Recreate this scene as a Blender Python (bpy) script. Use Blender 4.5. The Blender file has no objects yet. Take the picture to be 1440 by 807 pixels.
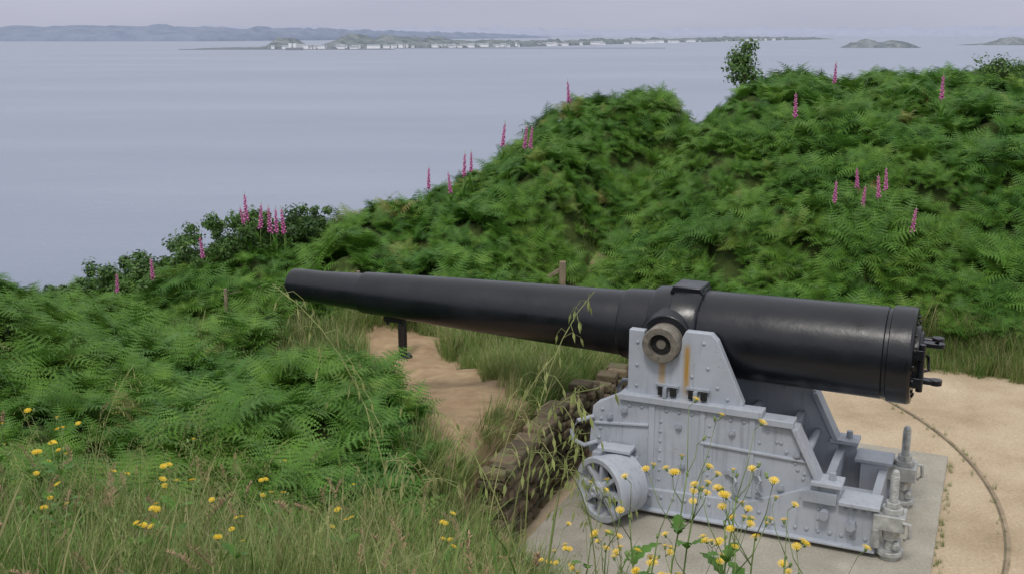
import bpy, math, random
import numpy as np
from mathutils import Vector, Matrix, noise as mnoise
random.seed(7); rng=np.random.default_rng(11)
scene=bpy.context.scene
COL=scene.collection
# ------------------------------------------------------------------ helpers
class MB:
    def __init__(s): s.v=[]; s.f=[]; s.m=[]
    def add(s,vs,fs,m=0):
        o=len(s.v); s.v.extend([tuple(p) for p in vs])
        for f in fs: s.f.append(tuple(i+o for i in f)); s.m.append(m)
    def box(s,x0,x1,y0,y1,z0,z1,m=0):
        v=[(x0,y0,z0),(x1,y0,z0),(x1,y1,z0),(x0,y1,z0),(x0,y0,z1),(x1,y0,z1),(x1,y1,z1),(x0,y1,z1)]
        s.add(v,[(0,3,2,1),(4,5,6,7),(0,1,5,4),(1,2,6,5),(2,3,7,6),(3,0,4,7)],m)
    def obox(s,c,ax,ay,az,m=0):
        c=Vector(c);ax=Vector(ax);ay=Vector(ay);az=Vector(az)
        v=[c-ax-ay-az,c+ax-ay-az,c+ax+ay-az,c-ax+ay-az,c-ax-ay+az,c+ax-ay+az,c+ax+ay+az,c-ax+ay+az]
        s.add(v,[(0,3,2,1),(4,5,6,7),(0,1,5,4),(1,2,6,5),(2,3,7,6),(3,0,4,7)],m)
    def prism(s,poly,y0,y1,m=0):
        n=len(poly); v=[(x,y0,z) for x,z in poly]+[(x,y1,z) for x,z in poly]
        f=[tuple(range(n)),tuple(range(2*n-1,n-1,-1))]
        for i in range(n):
            j=(i+1)%n; f.append((j,i,i+n,j+n))
        s.add(v,f,m)
    def cyl(s,p0,p1,r0,r1=None,n=24,m=0,caps=True):
        if r1 is None:r1=r0
        p0=Vector(p0);p1=Vector(p1);d=(p1-p0).normalized()
        a=d.orthogonal().normalized();b=d.cross(a)
        v=[]
        for p,r in((p0,r0),(p1,r1)):
            for i in range(n):
                t=2*math.pi*i/n; v.append(p+a*(r*math.cos(t))+b*(r*math.sin(t)))
        f=[(i,(i+1)%n,(i+1)%n+n,i+n) for i in range(n)]
        if caps: f+= [tuple(range(n-1,-1,-1)),tuple(range(n,2*n))]
        s.add(v,f,m)
    def lathe(s,prof,origin,axis,n=64,m=0,flutes=None):
        o=Vector(origin);d=Vector(axis).normalized();a=d.orthogonal().normalized();b=d.cross(a)
        v=[]
        for x,r in prof:
            for i in range(n):
                t=2*math.pi*i/n; v.append(o+d*x+a*(r*math.cos(t))+b*(r*math.sin(t)))
        f=[]
        for k in range(len(prof)-1):
            for i in range(n):
                j=(i+1)%n; f.append((k*n+i,k*n+j,(k+1)*n+j,(k+1)*n+i))
        s.add(v,f,m)
    def tube(s,path,r,n=6,m=0,r1=None):
        if r1 is None:r1=r
        P=[Vector(p) for p in path];N=len(P);v=[]
        for k,p in enumerate(P):
            d=(P[min(k+1,N-1)]-P[max(k-1,0)]).normalized()
            ref=Vector((0,0,1)) if abs(d.z)<.9 else Vector((1,0,0))
            a=d.cross(ref).normalized();b=d.cross(a);rr=r+(r1-r)*k/(N-1)
            for i in range(n):
                t=2*math.pi*i/n;v.append(p+a*(rr*math.cos(t))+b*(rr*math.sin(t)))
        f=[(k*n+i,k*n+(i+1)%n,(k+1)*n+(i+1)%n,(k+1)*n+i) for k in range(N-1) for i in range(n)]
        f+=[tuple(range(n-1,-1,-1)),tuple(range((N-1)*n,N*n))]
        s.add(v,f,m)
    def dome(s,p,d,r,h=None,m=0,n=8):
        h=h or r*.7; p=Vector(p);d=Vector(d).normalized();a=d.orthogonal().normalized();b=d.cross(a);v=[]
        for rr,hh in((1,0),(.8,.6),(.4,.93)):
            for i in range(n):
                t=2*math.pi*i/n;v.append(p+a*(r*rr*math.cos(t))+b*(r*rr*math.sin(t))+d*(h*hh))
        f=[(k*n+i,k*n+(i+1)%n,(k+1)*n+(i+1)%n,(k+1)*n+i) for k in range(2) for i in range(n)]
        f.append(tuple(range(2*n,3*n)))
        s.add(v,f,m)
    def mesh(s,name,mats,smooth=None):
        me=bpy.data.meshes.new(name);me.from_pydata(s.v,[],s.f)
        for mt in mats: me.materials.append(mt)
        me.polygons.foreach_set('material_index',s.m)
        if smooth is not None:
            me.polygons.foreach_set('use_smooth',[True]*len(me.polygons))
            if smooth<180:
                try: me.set_sharp_from_angle(angle=math.radians(smooth))
                except Exception: pass
        me.update(); return me
    def obj(s,name,mats,parent=None,smooth=None,bevel=0,link=True):
        me=s.mesh(name,mats,smooth); ob=bpy.data.objects.new(name,me)
        if link: COL.objects.link(ob)
        if parent: ob.parent=parent
        if bevel:
            b=ob.modifiers.new('bevel','BEVEL');b.width=bevel;b.segments=2;b.limit_method='ANGLE';b.angle_limit=math.radians(50)
        return ob
def mat(name):
    m=bpy.data.materials.new(name);m.use_nodes=True;nt=m.node_tree
    return m,nt,nt.nodes['Principled BSDF']
def N(nt,t,**k):
    n=nt.nodes.new(t)
    for a,b in k.items(): setattr(n,a,b)
    return n
def noise_tex(nt,scale,detail=4,src=None,rough=.55):
    n=N(nt,'ShaderNodeTexNoise');n.inputs['Scale'].default_value=scale;n.inputs['Detail'].default_value=detail;n.inputs['Roughness'].default_value=rough
    if src is not None: nt.links.new(src,n.inputs['Vector'])
    return n
def ramp(nt,src,stops):
    r=N(nt,'ShaderNodeValToRGB');e=r.color_ramp.elements
    while len(e)<len(stops): e.new(.5)
    for el,(p,c) in zip(e,stops): el.position=p;el.color=(*c,1) if len(c)==3 else c
    nt.links.new(src,r.inputs[0]);return r
def mixc(nt,fac,a,b,mode='MIX'):
    m=N(nt,'ShaderNodeMix',data_type='RGBA',blend_type=mode)
    for s,i in((fac,0),(a,6),(b,7)):
        if isinstance(s,(int,float)): m.inputs[i].default_value=s
        elif isinstance(s,tuple): m.inputs[i].default_value=(*s,1)
        else: nt.links.new(s,m.inputs[i])
    return m.outputs[2]
def bump(nt,b,src,strength,dist):
    n=N(nt,'ShaderNodeBump');n.inputs['Strength'].default_value=strength;n.inputs['Distance'].default_value=dist
    nt.links.new(src,n.inputs['Height']);nt.links.new(n.outputs[0],b.inputs['Normal']);return n
# ------------------------------------------------------------------ materials
def leafmat(name,stops,trans=.3,rough=.5,patch=.35,patchcol=(.16,.2,.05)):
    m,nt,b=mat(name)
    oi=N(nt,'ShaderNodeObjectInfo');geo=N(nt,'ShaderNodeNewGeometry')
    r=ramp(nt,oi.outputs['Random'],stops)
    n=noise_tex(nt,patch,3,geo.outputs['Position'])
    rr=ramp(nt,n.outputs[0],[(.45,(0,0,0)),(.7,(1,1,1))])
    c=mixc(nt,rr.outputs[0],r.outputs[0],patchcol)
    n2=noise_tex(nt,9,2,geo.outputs['Position'])
    r2=ramp(nt,n2.outputs[0],[(.3,(.65,.65,.65)),(.7,(1.0,1.0,1.0))])
    c=mixc(nt,1.0,c,r2.outputs[0],'MULTIPLY')
    nt.links.new(c,b.inputs['Base Color']);b.inputs['Roughness'].default_value=rough
    b.inputs['Specular IOR Level'].default_value=.3
    t=N(nt,'ShaderNodeBsdfTranslucent');nt.links.new(c,t.inputs[0])
    mx=N(nt,'ShaderNodeMixShader');mx.inputs[0].default_value=trans
    nt.links.new(b.outputs[0],mx.inputs[1]);nt.links.new(t.outputs[0],mx.inputs[2])
    nt.links.new(mx.outputs[0],nt.nodes['Material Output'].inputs[0]);return m
M_fern=leafmat('bracken_green',[(0,(.055,.16,.022)),(.5,(.095,.235,.030)),(.85,(.14,.30,.036)),(.96,(.19,.33,.05)),(1,(.27,.24,.08))],.26,.5,.4,(.145,.285,.036))
M_grass=leafmat('grass_green',[(0,(.10,.20,.035)),(.5,(.17,.29,.06)),(1,(.26,.35,.10))],.3,.5,.8,(.26,.34,.10))
M_straw=leafmat('grass_straw',[(0,(.38,.35,.16)),(1,(.54,.47,.26))],.3,.6,.8,(.38,.41,.17))
M_oat=leafmat('oat_pale_green',[(0,(.36,.43,.14)),(1,(.52,.52,.23))],.3,.6,.8,(.44,.48,.2))
M_shrub=leafmat('shrub_leaf',[(0,(.06,.13,.035)),(1,(.10,.20,.045))],.28,.45,3,(.14,.26,.06))
M_broad=leafmat('broad_leaf',[(0,(.09,.22,.03)),(1,(.15,.32,.05))],.3,.4,3,(.11,.26,.04))
def plain(name,c,rough=.6,metal=0,var=.15,sc=20):
    m,nt,b=mat(name);tc=N(nt,'ShaderNodeTexCoord');n=noise_tex(nt,sc,5,tc.outputs['Object'])
    r=ramp(nt,n.outputs[0],[(.3,tuple(x*(1-var) for x in c)),(.7,tuple(min(1,x*(1+var)) for x in c))])
    nt.links.new(r.outputs[0],b.inputs['Base Color']);b.inputs['Roughness'].default_value=rough;b.inputs['Metallic'].default_value=metal
    return m
M_pink=plain('foxglove_pink',(.58,.16,.38),.5)
M_yellow=plain('flower_yellow',(.85,.58,.02),.5)
M_stem=plain('stem_green',(.18,.26,.08),.6)
M_bark=plain('bark',(.12,.09,.06),.9)
M_wood=plain('weathered_wood',(.25,.2,.14),.85,0,.3,12)
M_iron=plain('black_iron',(.012,.012,.014),.45)
M_dryhead=plain('dry_seed_head',(.42,.27,.18),.8,0,.3)
# barrel
M_barrel,nt,b=mat('black_gun_paint')
tc=N(nt,'ShaderNodeTexCoord');n=noise_tex(nt,3,6,tc.outputs['Object']);r=ramp(nt,n.outputs[0],[(.3,(.006,.007,.011)),(.75,(.012,.013,.019))])
n3=noise_tex(nt,60,3,tc.outputs['Object']);r3=ramp(nt,n3.outputs[0],[(.70,(0,0,0)),(.78,(.5,.5,.5))])
c=mixc(nt,r3.outputs[0],r.outputs[0],(.06,.055,.05))
nt.links.new(c,b.inputs['Base Color']);rr=ramp(nt,n.outputs[0],[(.3,(.24,)*3),(.7,(.40,)*3)]);nt.links.new(rr.outputs[0],b.inputs['Roughness'])
n2=noise_tex(nt,14,5,tc.outputs['Object']);bump(nt,b,n2.outputs[0],.25,.008)
# carriage paint
def greypaint(name,c0,c1,rust=True):
    m,nt,b=mat(name);tc=N(nt,'ShaderNodeTexCoord')
    n=noise_tex(nt,2.2,7,tc.outputs['Object'],.65);r=ramp(nt,n.outputs[0],[(.3,c0),(.7,c1)])
    mp=N(nt,'ShaderNodeMapping');mp.inputs['Scale'].default_value=(14,14,1.1);nt.links.new(tc.outputs['Object'],mp.inputs[0])
    n2=noise_tex(nt,1.6,5,mp.outputs[0],.6);r2=ramp(nt,n2.outputs[0],[(.54,(0,0,0)),(.72,(.55,.55,.55))])
    c=mixc(nt,r2.outputs[0],r.outputs[0],tuple(x*.62 for x in c0))
    n4=noise_tex(nt,26,5,tc.outputs['Object'],.7);r4=ramp(nt,n4.outputs[0],[(.64,(0,0,0)),(.70,(.8,.8,.8))])
    c=mixc(nt,r4.outputs[0],c,(.24,.19,.14))
    if rust:
        sp=N(nt,'ShaderNodeSeparateXYZ');nt.links.new(tc.outputs['Object'],sp.inputs[0])
        def gate(o,a,b_,c_,d_):
            g=N(nt,'ShaderNodeMapRange',interpolation_type='SMOOTHSTEP');g.inputs[1].default_value=a;g.inputs[2].default_value=b_;nt.links.new(o,g.inputs[0])
            h=N(nt,'ShaderNodeMapRange',interpolation_type='SMOOTHSTEP');h.inputs[1].default_value=c_;h.inputs[2].default_value=d_;h.inputs[3].default_value=1;h.inputs[4].default_value=0;nt.links.new(o,h.inputs[0])
            q=N(nt,'ShaderNodeMath',operation='MULTIPLY');nt.links.new(g.outputs[0],q.inputs[0]);nt.links.new(h.outputs[0],q.inputs[1]);return q.outputs[0]
        for xa in(.0,.24):
            g1=gate(sp.outputs[0],xa-.05,xa-.005,xa+.01,xa+.055);g2=gate(sp.outputs[2],1.22,1.45,1.75,1.85)
            q=N(nt,'ShaderNodeMath',operation='MULTIPLY');nt.links.new(g1,q.inputs[0]);nt.links.new(g2,q.inputs[1])
            q2=N(nt,'ShaderNodeMath',operation='MULTIPLY');nt.links.new(q.outputs[0],q2.inputs[0]);nt.links.new(n2.outputs[0],q2.inputs[1])
            q3=N(nt,'ShaderNodeMath',operation='MULTIPLY',use_clamp=True);nt.links.new(q2.outputs[0],q3.inputs[0]);q3.inputs[1].default_value=1.5
            c=mixc(nt,q3.outputs[0],c,(.40,.22,.03))
    nt.links.new(c,b.inputs['Base Color']);b.inputs['Roughness'].default_value=.5
    bump(nt,b,n.outputs[0],.25,.01);return m
M_grey=greypaint('grey_carriage_paint',(.34,.37,.42),(.45,.48,.54))
M_grey2=greypaint('grey_detail_paint',(.27,.30,.345),(.38,.41,.46),False)
M_trun=plain('trunnion_bare_metal',(.20,.18,.15),.55,.3,.35,18)
M_hole_shade=plain('recess_shade_black',(.01,.01,.01),.8)  # black that paints in the darkness of holes and recesses
# concrete
M_conc,nt,b=mat('concrete');tc=N(nt,'ShaderNodeTexCoord');n=noise_tex(nt,1.3,8,tc.outputs['Object'],.65)
r=ramp(nt,n.outputs[0],[(.3,(.25,.23,.19)),(.55,(.36,.335,.28)),(.7,(.45,.42,.35))]);n2=noise_tex(nt,40,4,tc.outputs['Object']);c=mixc(nt,.35,r.outputs[0],n2.outputs[0],'OVERLAY')
nt.links.new(c,b.inputs['Base Color']);b.inputs['Roughness'].default_value=.9;bump(nt,b,n2.outputs[0],.3,.01)
M_stone,nt,b=mat('wall_stone');oi=N(nt,'ShaderNodeNewGeometry');tc=N(nt,'ShaderNodeTexCoord');n=noise_tex(nt,7,6,tc.outputs['Object'],.7)
r=ramp(nt,n.outputs[0],[(.3,(.09,.07,.045)),(.5,(.17,.13,.085)),(.62,(.12,.14,.06)),(.8,(.28,.235,.165))]);r2=ramp(nt,oi.outputs['Random Per Island'],[(0,(.5,.5,.5)),(1,(1.2,1.15,1.1))])
c=mixc(nt,1.,r.outputs[0],r2.outputs[0],'MULTIPLY');nt.links.new(c,b.inputs['Base Color']);b.inputs['Roughness'].default_value=.95;bump(nt,b,n.outputs[0],.8,.04)
# ------------------------------------------------------------------ terrain
CP=[(0,0,3.1),(-3,0,3.15),(3,0,2.6),(0,2.2,2.85),(-2,2.5,2.85),(-3,4,2.45),(-6,4,2.6),(-10,4,2.7),(0,4,2.1),(1.2,4,1.6),(2.5,4,.8),(1.6,2.4,2.3),(3,2,1.6),
(-1,5,1.85),(0,5.5,1.3),(.9,5.4,.9),(0,6.8,.85),(-.9,6.9,1.15),(2,6,.1),(3.2,5,.05),(5,3,.4),(6,4.2,0),(9,3,.3),(9,6,0),(14,0,.8),(14,5,0),(1.2,7,.1),
(-2.4,6.3,1.55),(-2.6,8,1.35),(-1.6,8.6,1.3),(-1.6,9.8,1.25),(-2.4,10.4,1.2),(-.5,8.4,.95),(-3.6,10.6,.95),(-4,8.6,1.45),(-6,8,1.9),(-10,8,2.0),(-5.2,11.2,1.8),(-6.5,11.2,1.9),(-8.5,11.5,1.85),(-4.2,13.2,.2),(-3.7,12,.55),(-7,13.5,.4),(-10,13.5,.5),(-14,8,1.8),(-14,13,.8),
(-.6,10.3,.9),(-.1,9.9,.88),(.2,11.5,.8),(-.7,11.6,.7),(.6,13,.5),(-1.3,13,.35),(-1.6,15.0,.1),(-3.5,14.6,.1),(-6,15.2,.0),(-9,15.2,.1),
(-1.5,17,.05),(0,18.3,0),(1.4,20.2,.1),(-3.5,17.4,.05),(-6,16.8,-.1),
(2.1,25,2.72),(3.4,25.2,2.75),(1.4,23.2,2.0),(2.3,23.4,2.15),(-.3,23,1.5),(-.2,21,1.0),(-2,21.5,.85),(-2,19.3,.45),(-3.9,20,.45),(-7,18.2,-.05),(-11,17,-.3),(-16,15,-.4),(.7,21.5,1.4),
(2.0,21.2,.9),(2.9,22.6,1.6),(4.4,25,2.6),(2.4,18.3,.2),(2.2,16,.05),(3,15.2,0),(5.9,15,.1),(7,14.2,.05),(10,13.6,.05),(14,13,.1),
(3.3,19.9,1.5),(4.2,20,1.95),(4.0,21.6,2.5),(5,17.2,1.2),(7,17.6,1.8),(10,17,1.9),(5.3,23.4,3.0),(6.9,22,3.15),(8.5,21.8,3.15),(10.3,21.5,3.1),(14,21,3.05),(18,20,3.0),(18,14,1),
(5,11,0),(3,9,0),(7,9,0),(3,12,0),(11,9,0)]
CP=np.array(CP,float)
def U(r2): return np.where(r2>1e-9,r2*np.log(np.maximum(r2,1e-9)),0)
n_=len(CP);d2=((CP[:,None,:2]-CP[None,:,:2])**2).sum(2);K=U(d2)+np.eye(n_)*.15
P=np.c_[np.ones(n_),CP[:,:2]];A=np.block([[K,P],[P.T,np.zeros((3,3))]]);W=np.linalg.solve(A,np.r_[CP[:,2],0,0,0])
PLAT=np.array([(1.9,14.2),(1.35,13.2),(.95,12.2),(.5,11.1),(.05,10.0),(-.3,9.0),(0.1,8.1),(.6,7.3),(1.6,6.4),(3,5.6),(6,5),(40,4),(40,13),(10,13.3),(7,13.9),(5.9,14.5),(4,14.9),(2.6,14.8)])
WALL=PLAT[:6]
P_TR=np.array([(1.0,19.5),(1.6,20.4),(2.4,21.6),(3.4,23),(4.5,25),(4.9,26.5)])
P_DIRT=np.array([(-.05,9.4),(-.45,10.3),(-.75,11.6),(-1.2,13.2),(-1.55,14.6),(-1.7,15.8)])
P_FOOT=np.array([(-1.7,15.6),(-1.0,16.6),(.2,17.6),(1.0,19.5)])
def segdist(x,y,pl,closed=False):
    d=np.full(x.shape,1e9);m=len(pl);rg=range(m if closed else m-1)
    for i in rg:
        a=pl[i];b_=pl[(i+1)%m];ab=b_-a;t=((x-a[0])*ab[0]+(y-a[1])*ab[1])/(ab@ab);t=np.clip(t,0,1)
        d=np.minimum(d,np.hypot(x-a[0]-t*ab[0],y-a[1]-t*ab[1]))
    return d
def inside(x,y,pl):
    r=np.zeros(x.shape,bool);m=len(pl)
    for i in range(m):
        x0,y0=pl[i];x1,y1=pl[(i+1)%m]
        c=((y0>y)!=(y1>y))&(x<(x1-x0)*(y-y0)/(y1-y0+1e-12)+x0);r^=c
    return r
YC=([-60,-20,-11,-7,-2,2,6,12,30,60],[9,14.5,17.3,18.6,21.8,25.3,24.5,24,23.5,22])
def ss(a,b_,x):
    t=np.clip((x-a)/(b_-a),0,1);return t*t*(3-2*t)
def H(x,y):
    x=np.atleast_1d(np.asarray(x,float));y=np.atleast_1d(np.asarray(y,float))
    xc=np.clip(x,-15,17);yc=np.clip(y,-1,26)
    z=np.zeros(x.shape);
    for i in range(n_): z+=W[i]*U((xc-CP[i,0])**2+(yc-CP[i,1])**2)
    z+=W[n_]+W[n_+1]*xc+W[n_+2]*yc
    z+=.05*np.sin(x*4.1+1)*np.sin(y*3.7)
    hill=ss(15,18,y)+ss(7,9,y)*ss(-1.5,-3,x)*.6
    z+=np.clip(hill,0,1)*(.24*np.sin(x*2.0+y*.9+np.sin(y*1.3))*np.sin(1.8*y-x*.6+np.sin(x*1.1))+.10*np.sin(x*4.3+2+np.sin(y*2.))*np.sin(y*3.9+x))
    dt=segdist(x,y,P_TR);z-=.62*np.exp(-(dt/.5)**2)*ss(19,20.5,y);z+=.22*np.exp(-((dt-1.4)/.7)**2)*ss(19.5,21.5,y)
    over=np.maximum(y-(np.interp(x,*YC)+.6),0);z-=over*.85+0.02*over**2
    z-=np.maximum(-13-x,0)*.35
    z=np.maximum(z,-46)
    ins=inside(x,y,PLAT);d=segdist(x,y,PLAT,True);dw=segdist(x,y,WALL)
    w=np.where(dw<d+.05,.22,.6);k=ss(0.02,1,d/w);k=np.where(ins,0,k)
    far=(y<27)&(y>-2)
    return np.where(far,z*k,z)
xs=np.unique(np.r_[np.linspace(-400,-60,12),np.linspace(-60,-15,30),np.arange(-15,15.01,.1),np.linspace(15,60,30),np.linspace(60,300,10)])
ys=np.unique(np.r_[np.linspace(-200,-4,14),np.linspace(-4,2,14),np.arange(2,29,.1),np.linspace(29,110,40)])
X,Y=np.meshgrid(xs,ys);Xf=X.ravel();Yf=Y.ravel();Z=H(Xf,Yf)
nx,ny=len(xs),len(ys)
me=bpy.data.meshes.new('ground');idx=np.arange(nx*ny).reshape(ny,nx)
quads=np.stack([idx[:-1,:-1],idx[:-1,1:],idx[1:,1:],idx[1:,:-1]],-1).reshape(-1,4)
me.from_pydata(np.c_[Xf,Yf,Z].tolist(),[],quads.tolist());me.polygons.foreach_set('use_smooth',[True]*len(me.polygons))
att=me.color_attributes.new('kind','FLOAT_COLOR','POINT')
insg=inside(Xf,Yf,PLAT);dpl=segdist(Xf,Yf,PLAT,True)
sand=np.where(insg,1.,1-ss(.0,.35,dpl));sand=np.where(segdist(Xf,Yf,WALL)<.3,np.where(insg,1,0),sand)
dirt=np.maximum(1-ss(.5,1.0,segdist(Xf,Yf,P_DIRT)),np.maximum(1-ss(.1,.4,segdist(Xf,Yf,P_TR)),(1-ss(.1,.4,segdist(Xf,Yf,P_FOOT)))*.8))
dirt=np.maximum(dirt,1-ss(.4,.8,np.hypot(Xf+1.6,Yf-15.1)))
cols=np.c_[sand,dirt,np.zeros_like(sand),np.ones_like(sand)].astype(np.float32);att.data.foreach_set('color',cols.ravel())
M_ground,nt,b=mat('ground_soil_and_sand')
at=N(nt,'ShaderNodeAttribute',attribute_name='kind');sp=N(nt,'ShaderNodeSeparateColor');nt.links.new(at.outputs['Color'],sp.inputs[0])
geo=N(nt,'ShaderNodeNewGeometry');pos=geo.outputs['Position']
n1=noise_tex(nt,.9,8,pos,.6);n2=noise_tex(nt,30,5,pos,.6);n3=noise_tex(nt,5,6,pos,.65)
soil_shaded=ramp(nt,n3.outputs[0],[(.3,(.03,.05,.012)),(.6,(.06,.09,.022)),(.8,(.11,.10,.04))])  # soil kept dark green to paint shade into the gaps between ferns
sandc=ramp(nt,n1.outputs[0],[(.3,(.34,.26,.17)),(.5,(.46,.365,.25)),(.7,(.55,.455,.33))])
sand2=mixc(nt,.4,sandc.outputs[0],n2.outputs[0],'OVERLAY')
peb=ramp(nt,noise_tex(nt,70,2,pos).outputs[0],[(.64,(0,0,0)),(.68,(.7,.7,.7))]);sand2=mixc(nt,peb.outputs[0],sand2,(.30,.24,.17))
drk=ramp(nt,n3.outputs[0],[(.3,(.27,.185,.11)),(.7,(.42,.31,.19))])
def thr(o,nz):
    a=N(nt,'ShaderNodeMath',operation='ADD');nt.links.new(o,a.inputs[0]);nt.links.new(nz,a.inputs[1])
    m=N(nt,'ShaderNodeMapRange',interpolation_type='SMOOTHSTEP');m.inputs[1].default_value=.88;m.inputs[2].default_value=1.12;nt.links.new(a.outputs[0],m.inputs[0]);return m.outputs[0]
c=mixc(nt,thr(sp.outputs[1],n3.outputs[0]),soil_shaded.outputs[0],drk.outputs[0])
c=mixc(nt,thr(sp.outputs[0],n3.outputs[0]),c,sand2)
nt.links.new(c,b.inputs['Base Color']);b.inputs['Roughness'].default_value=.95;b.inputs['Specular IOR Level'].default_value=.2
bump(nt,b,n2.outputs[0],.5,.02)
me.materials.append(M_ground);g=bpy.data.objects.new('ground',me);COL.objects.link(g)
# sea
M_sea,nt,b=mat('sea_water');geo=N(nt,'ShaderNodeNewGeometry');mp=N(nt,'ShaderNodeMapping');mp.inputs['Scale'].default_value=(.3,1,1);mp.inputs['Rotation'].default_value=(0,0,.12);nt.links.new(geo.outputs['Position'],mp.inputs[0])
n1=noise_tex(nt,.006,8,mp.outputs[0],.62);r=ramp(nt,n1.outputs[0],[(.32,(.215,.255,.335)),(.5,(.255,.295,.38)),(.68,(.30,.34,.42))]);nt.links.new(r.outputs[0],b.inputs['Base Color'])
r2=ramp(nt,n1.outputs[0],[(.35,(.34,)*3),(.65,(.5,)*3)]);nt.links.new(r2.outputs[0],b.inputs['Roughness']);b.inputs['IOR'].default_value=1.33
n2=noise_tex(nt,.3,7,mp.outputs[0],.68);bump(nt,b,n2.outputs[0],.6,1.3)
mb=MB();mb.add([(-25000,-2000,-40),(25000,-2000,-40),(25000,32000,-40),(-25000,32000,-40)],[(0,1,2,3)]);mb.obj('sea',[M_sea])
# ------------------------------------------------------------------ distant coasts
def hazy(name,c0,c1,sc):  # aerial haze is painted into the blue-grey base colours
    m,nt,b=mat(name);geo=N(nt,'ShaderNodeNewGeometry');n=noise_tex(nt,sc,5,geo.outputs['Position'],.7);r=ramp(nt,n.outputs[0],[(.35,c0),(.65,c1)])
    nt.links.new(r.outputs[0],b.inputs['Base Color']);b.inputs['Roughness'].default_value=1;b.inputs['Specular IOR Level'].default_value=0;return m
M_near=hazy('headland_scrub_haze',(.12,.15,.18),(.26,.285,.30),.03)
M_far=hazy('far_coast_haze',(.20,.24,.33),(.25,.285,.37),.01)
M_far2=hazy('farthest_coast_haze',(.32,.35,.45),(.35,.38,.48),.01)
def land(name,pts,depth,m,rough=.25,step=15):
    P=[Vector(p) for p in pts];mb=MB();prof=[(0,0),(.02,.25),(.12,.6),(.35,1),(.6,.95),(1,0)]
    rows=[]
    for a,b_ in zip(P[:-1],P[1:]):
        L=(b_-a).length;k=max(2,int(L/step))
        for i in range(k):
            rows.append(a.lerp(b_,i/k))
    rows.append(P[-1]);v=[];q=len(prof)
    for p in rows:
        for s,hh in prof:
            nz=mnoise.fractal(Vector((p.x*.012,(p.y+s*depth)*.012,3)),.8,2.,5)
            h=p.z*hh*(1+rough*nz*1.6)
            v.append((p.x,p.y+s*depth,-40.5+max(h,0)))
    f=[(i*q+j,(i+1)*q+j,(i+1)*q+j+1,i*q+j+1) for i in range(len(rows)-1) for j in range(q-1)]
    mb.add(v,f);return mb.obj(name,[m],smooth=180)
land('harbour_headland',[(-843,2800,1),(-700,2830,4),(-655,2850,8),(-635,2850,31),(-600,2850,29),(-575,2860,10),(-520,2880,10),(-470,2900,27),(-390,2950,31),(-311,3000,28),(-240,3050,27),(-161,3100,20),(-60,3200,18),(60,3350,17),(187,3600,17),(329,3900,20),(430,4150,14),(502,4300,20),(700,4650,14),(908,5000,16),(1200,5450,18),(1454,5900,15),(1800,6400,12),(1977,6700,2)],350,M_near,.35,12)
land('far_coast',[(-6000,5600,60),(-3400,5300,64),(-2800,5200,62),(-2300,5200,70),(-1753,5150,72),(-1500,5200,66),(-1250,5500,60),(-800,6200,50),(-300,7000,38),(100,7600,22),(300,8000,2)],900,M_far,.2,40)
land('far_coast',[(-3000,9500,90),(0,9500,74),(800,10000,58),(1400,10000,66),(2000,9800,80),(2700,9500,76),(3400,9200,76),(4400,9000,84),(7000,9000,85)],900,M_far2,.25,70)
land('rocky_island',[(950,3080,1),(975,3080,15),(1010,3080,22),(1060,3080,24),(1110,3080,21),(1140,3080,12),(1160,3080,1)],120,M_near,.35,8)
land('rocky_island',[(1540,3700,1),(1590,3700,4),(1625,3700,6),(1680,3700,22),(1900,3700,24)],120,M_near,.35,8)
mb=MB();
M_white=plain('white_render',(.78,.79,.80),.8,0,.08,.1);M_roof=plain('slate_roof_haze',(.34,.37,.42),.8)
hp=[(-840,2790),(-600,2838),(-311,2988),(0,3265),(329,3885),(908,4985),(1454,5885)]
rr=random.Random(5)
for i in range(120):
    k=rr.choice([0,1,1,1,2,2,2,3,3,4,4,5]);t=rr.random();a,b_=hp[k],hp[k+1];x=a[0]+(b_[0]-a[0])*t;y=a[1]+(b_[1]-a[1])*t-4+rr.random()*10
    if k==0 and t<.6: continue
    w=rr.choice([6,8,12,18,34]);h=rr.uniform(3.,7);z=-38.5+rr.random()*3
    mb.box(x,x+w,y,y+10,z-3,z+h,0);
    v=[(x-1,y-1,z+h),(x+w+1,y-1,z+h),(x+w+1,y+11,z+h),(x-1,y+11,z+h),(x,y+5,z+h+2),(x+w,y+5,z+h+2)]
    mb.add(v,[(0,1,5,4),(2,3,4,5),(1,2,5),(3,0,4)],1)
for x in(-574,-562): mb.cyl((x,2830,-42),(x,2830,-25),4.5,4.5,16,0)
mb.obj('harbour_town_buildings',[M_white,M_roof])
mb=MB();mb.box(-845,-300,2770,2780,-44,-38.2);mb.box(-300,420,2990,3000,-44,-38.4);mb.box(-560,-520,2700,2712,-44,-34);mb.obj('harbour_breakwater',[plain('breakwater_stone',(.27,.29,.33),.9)])
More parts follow.
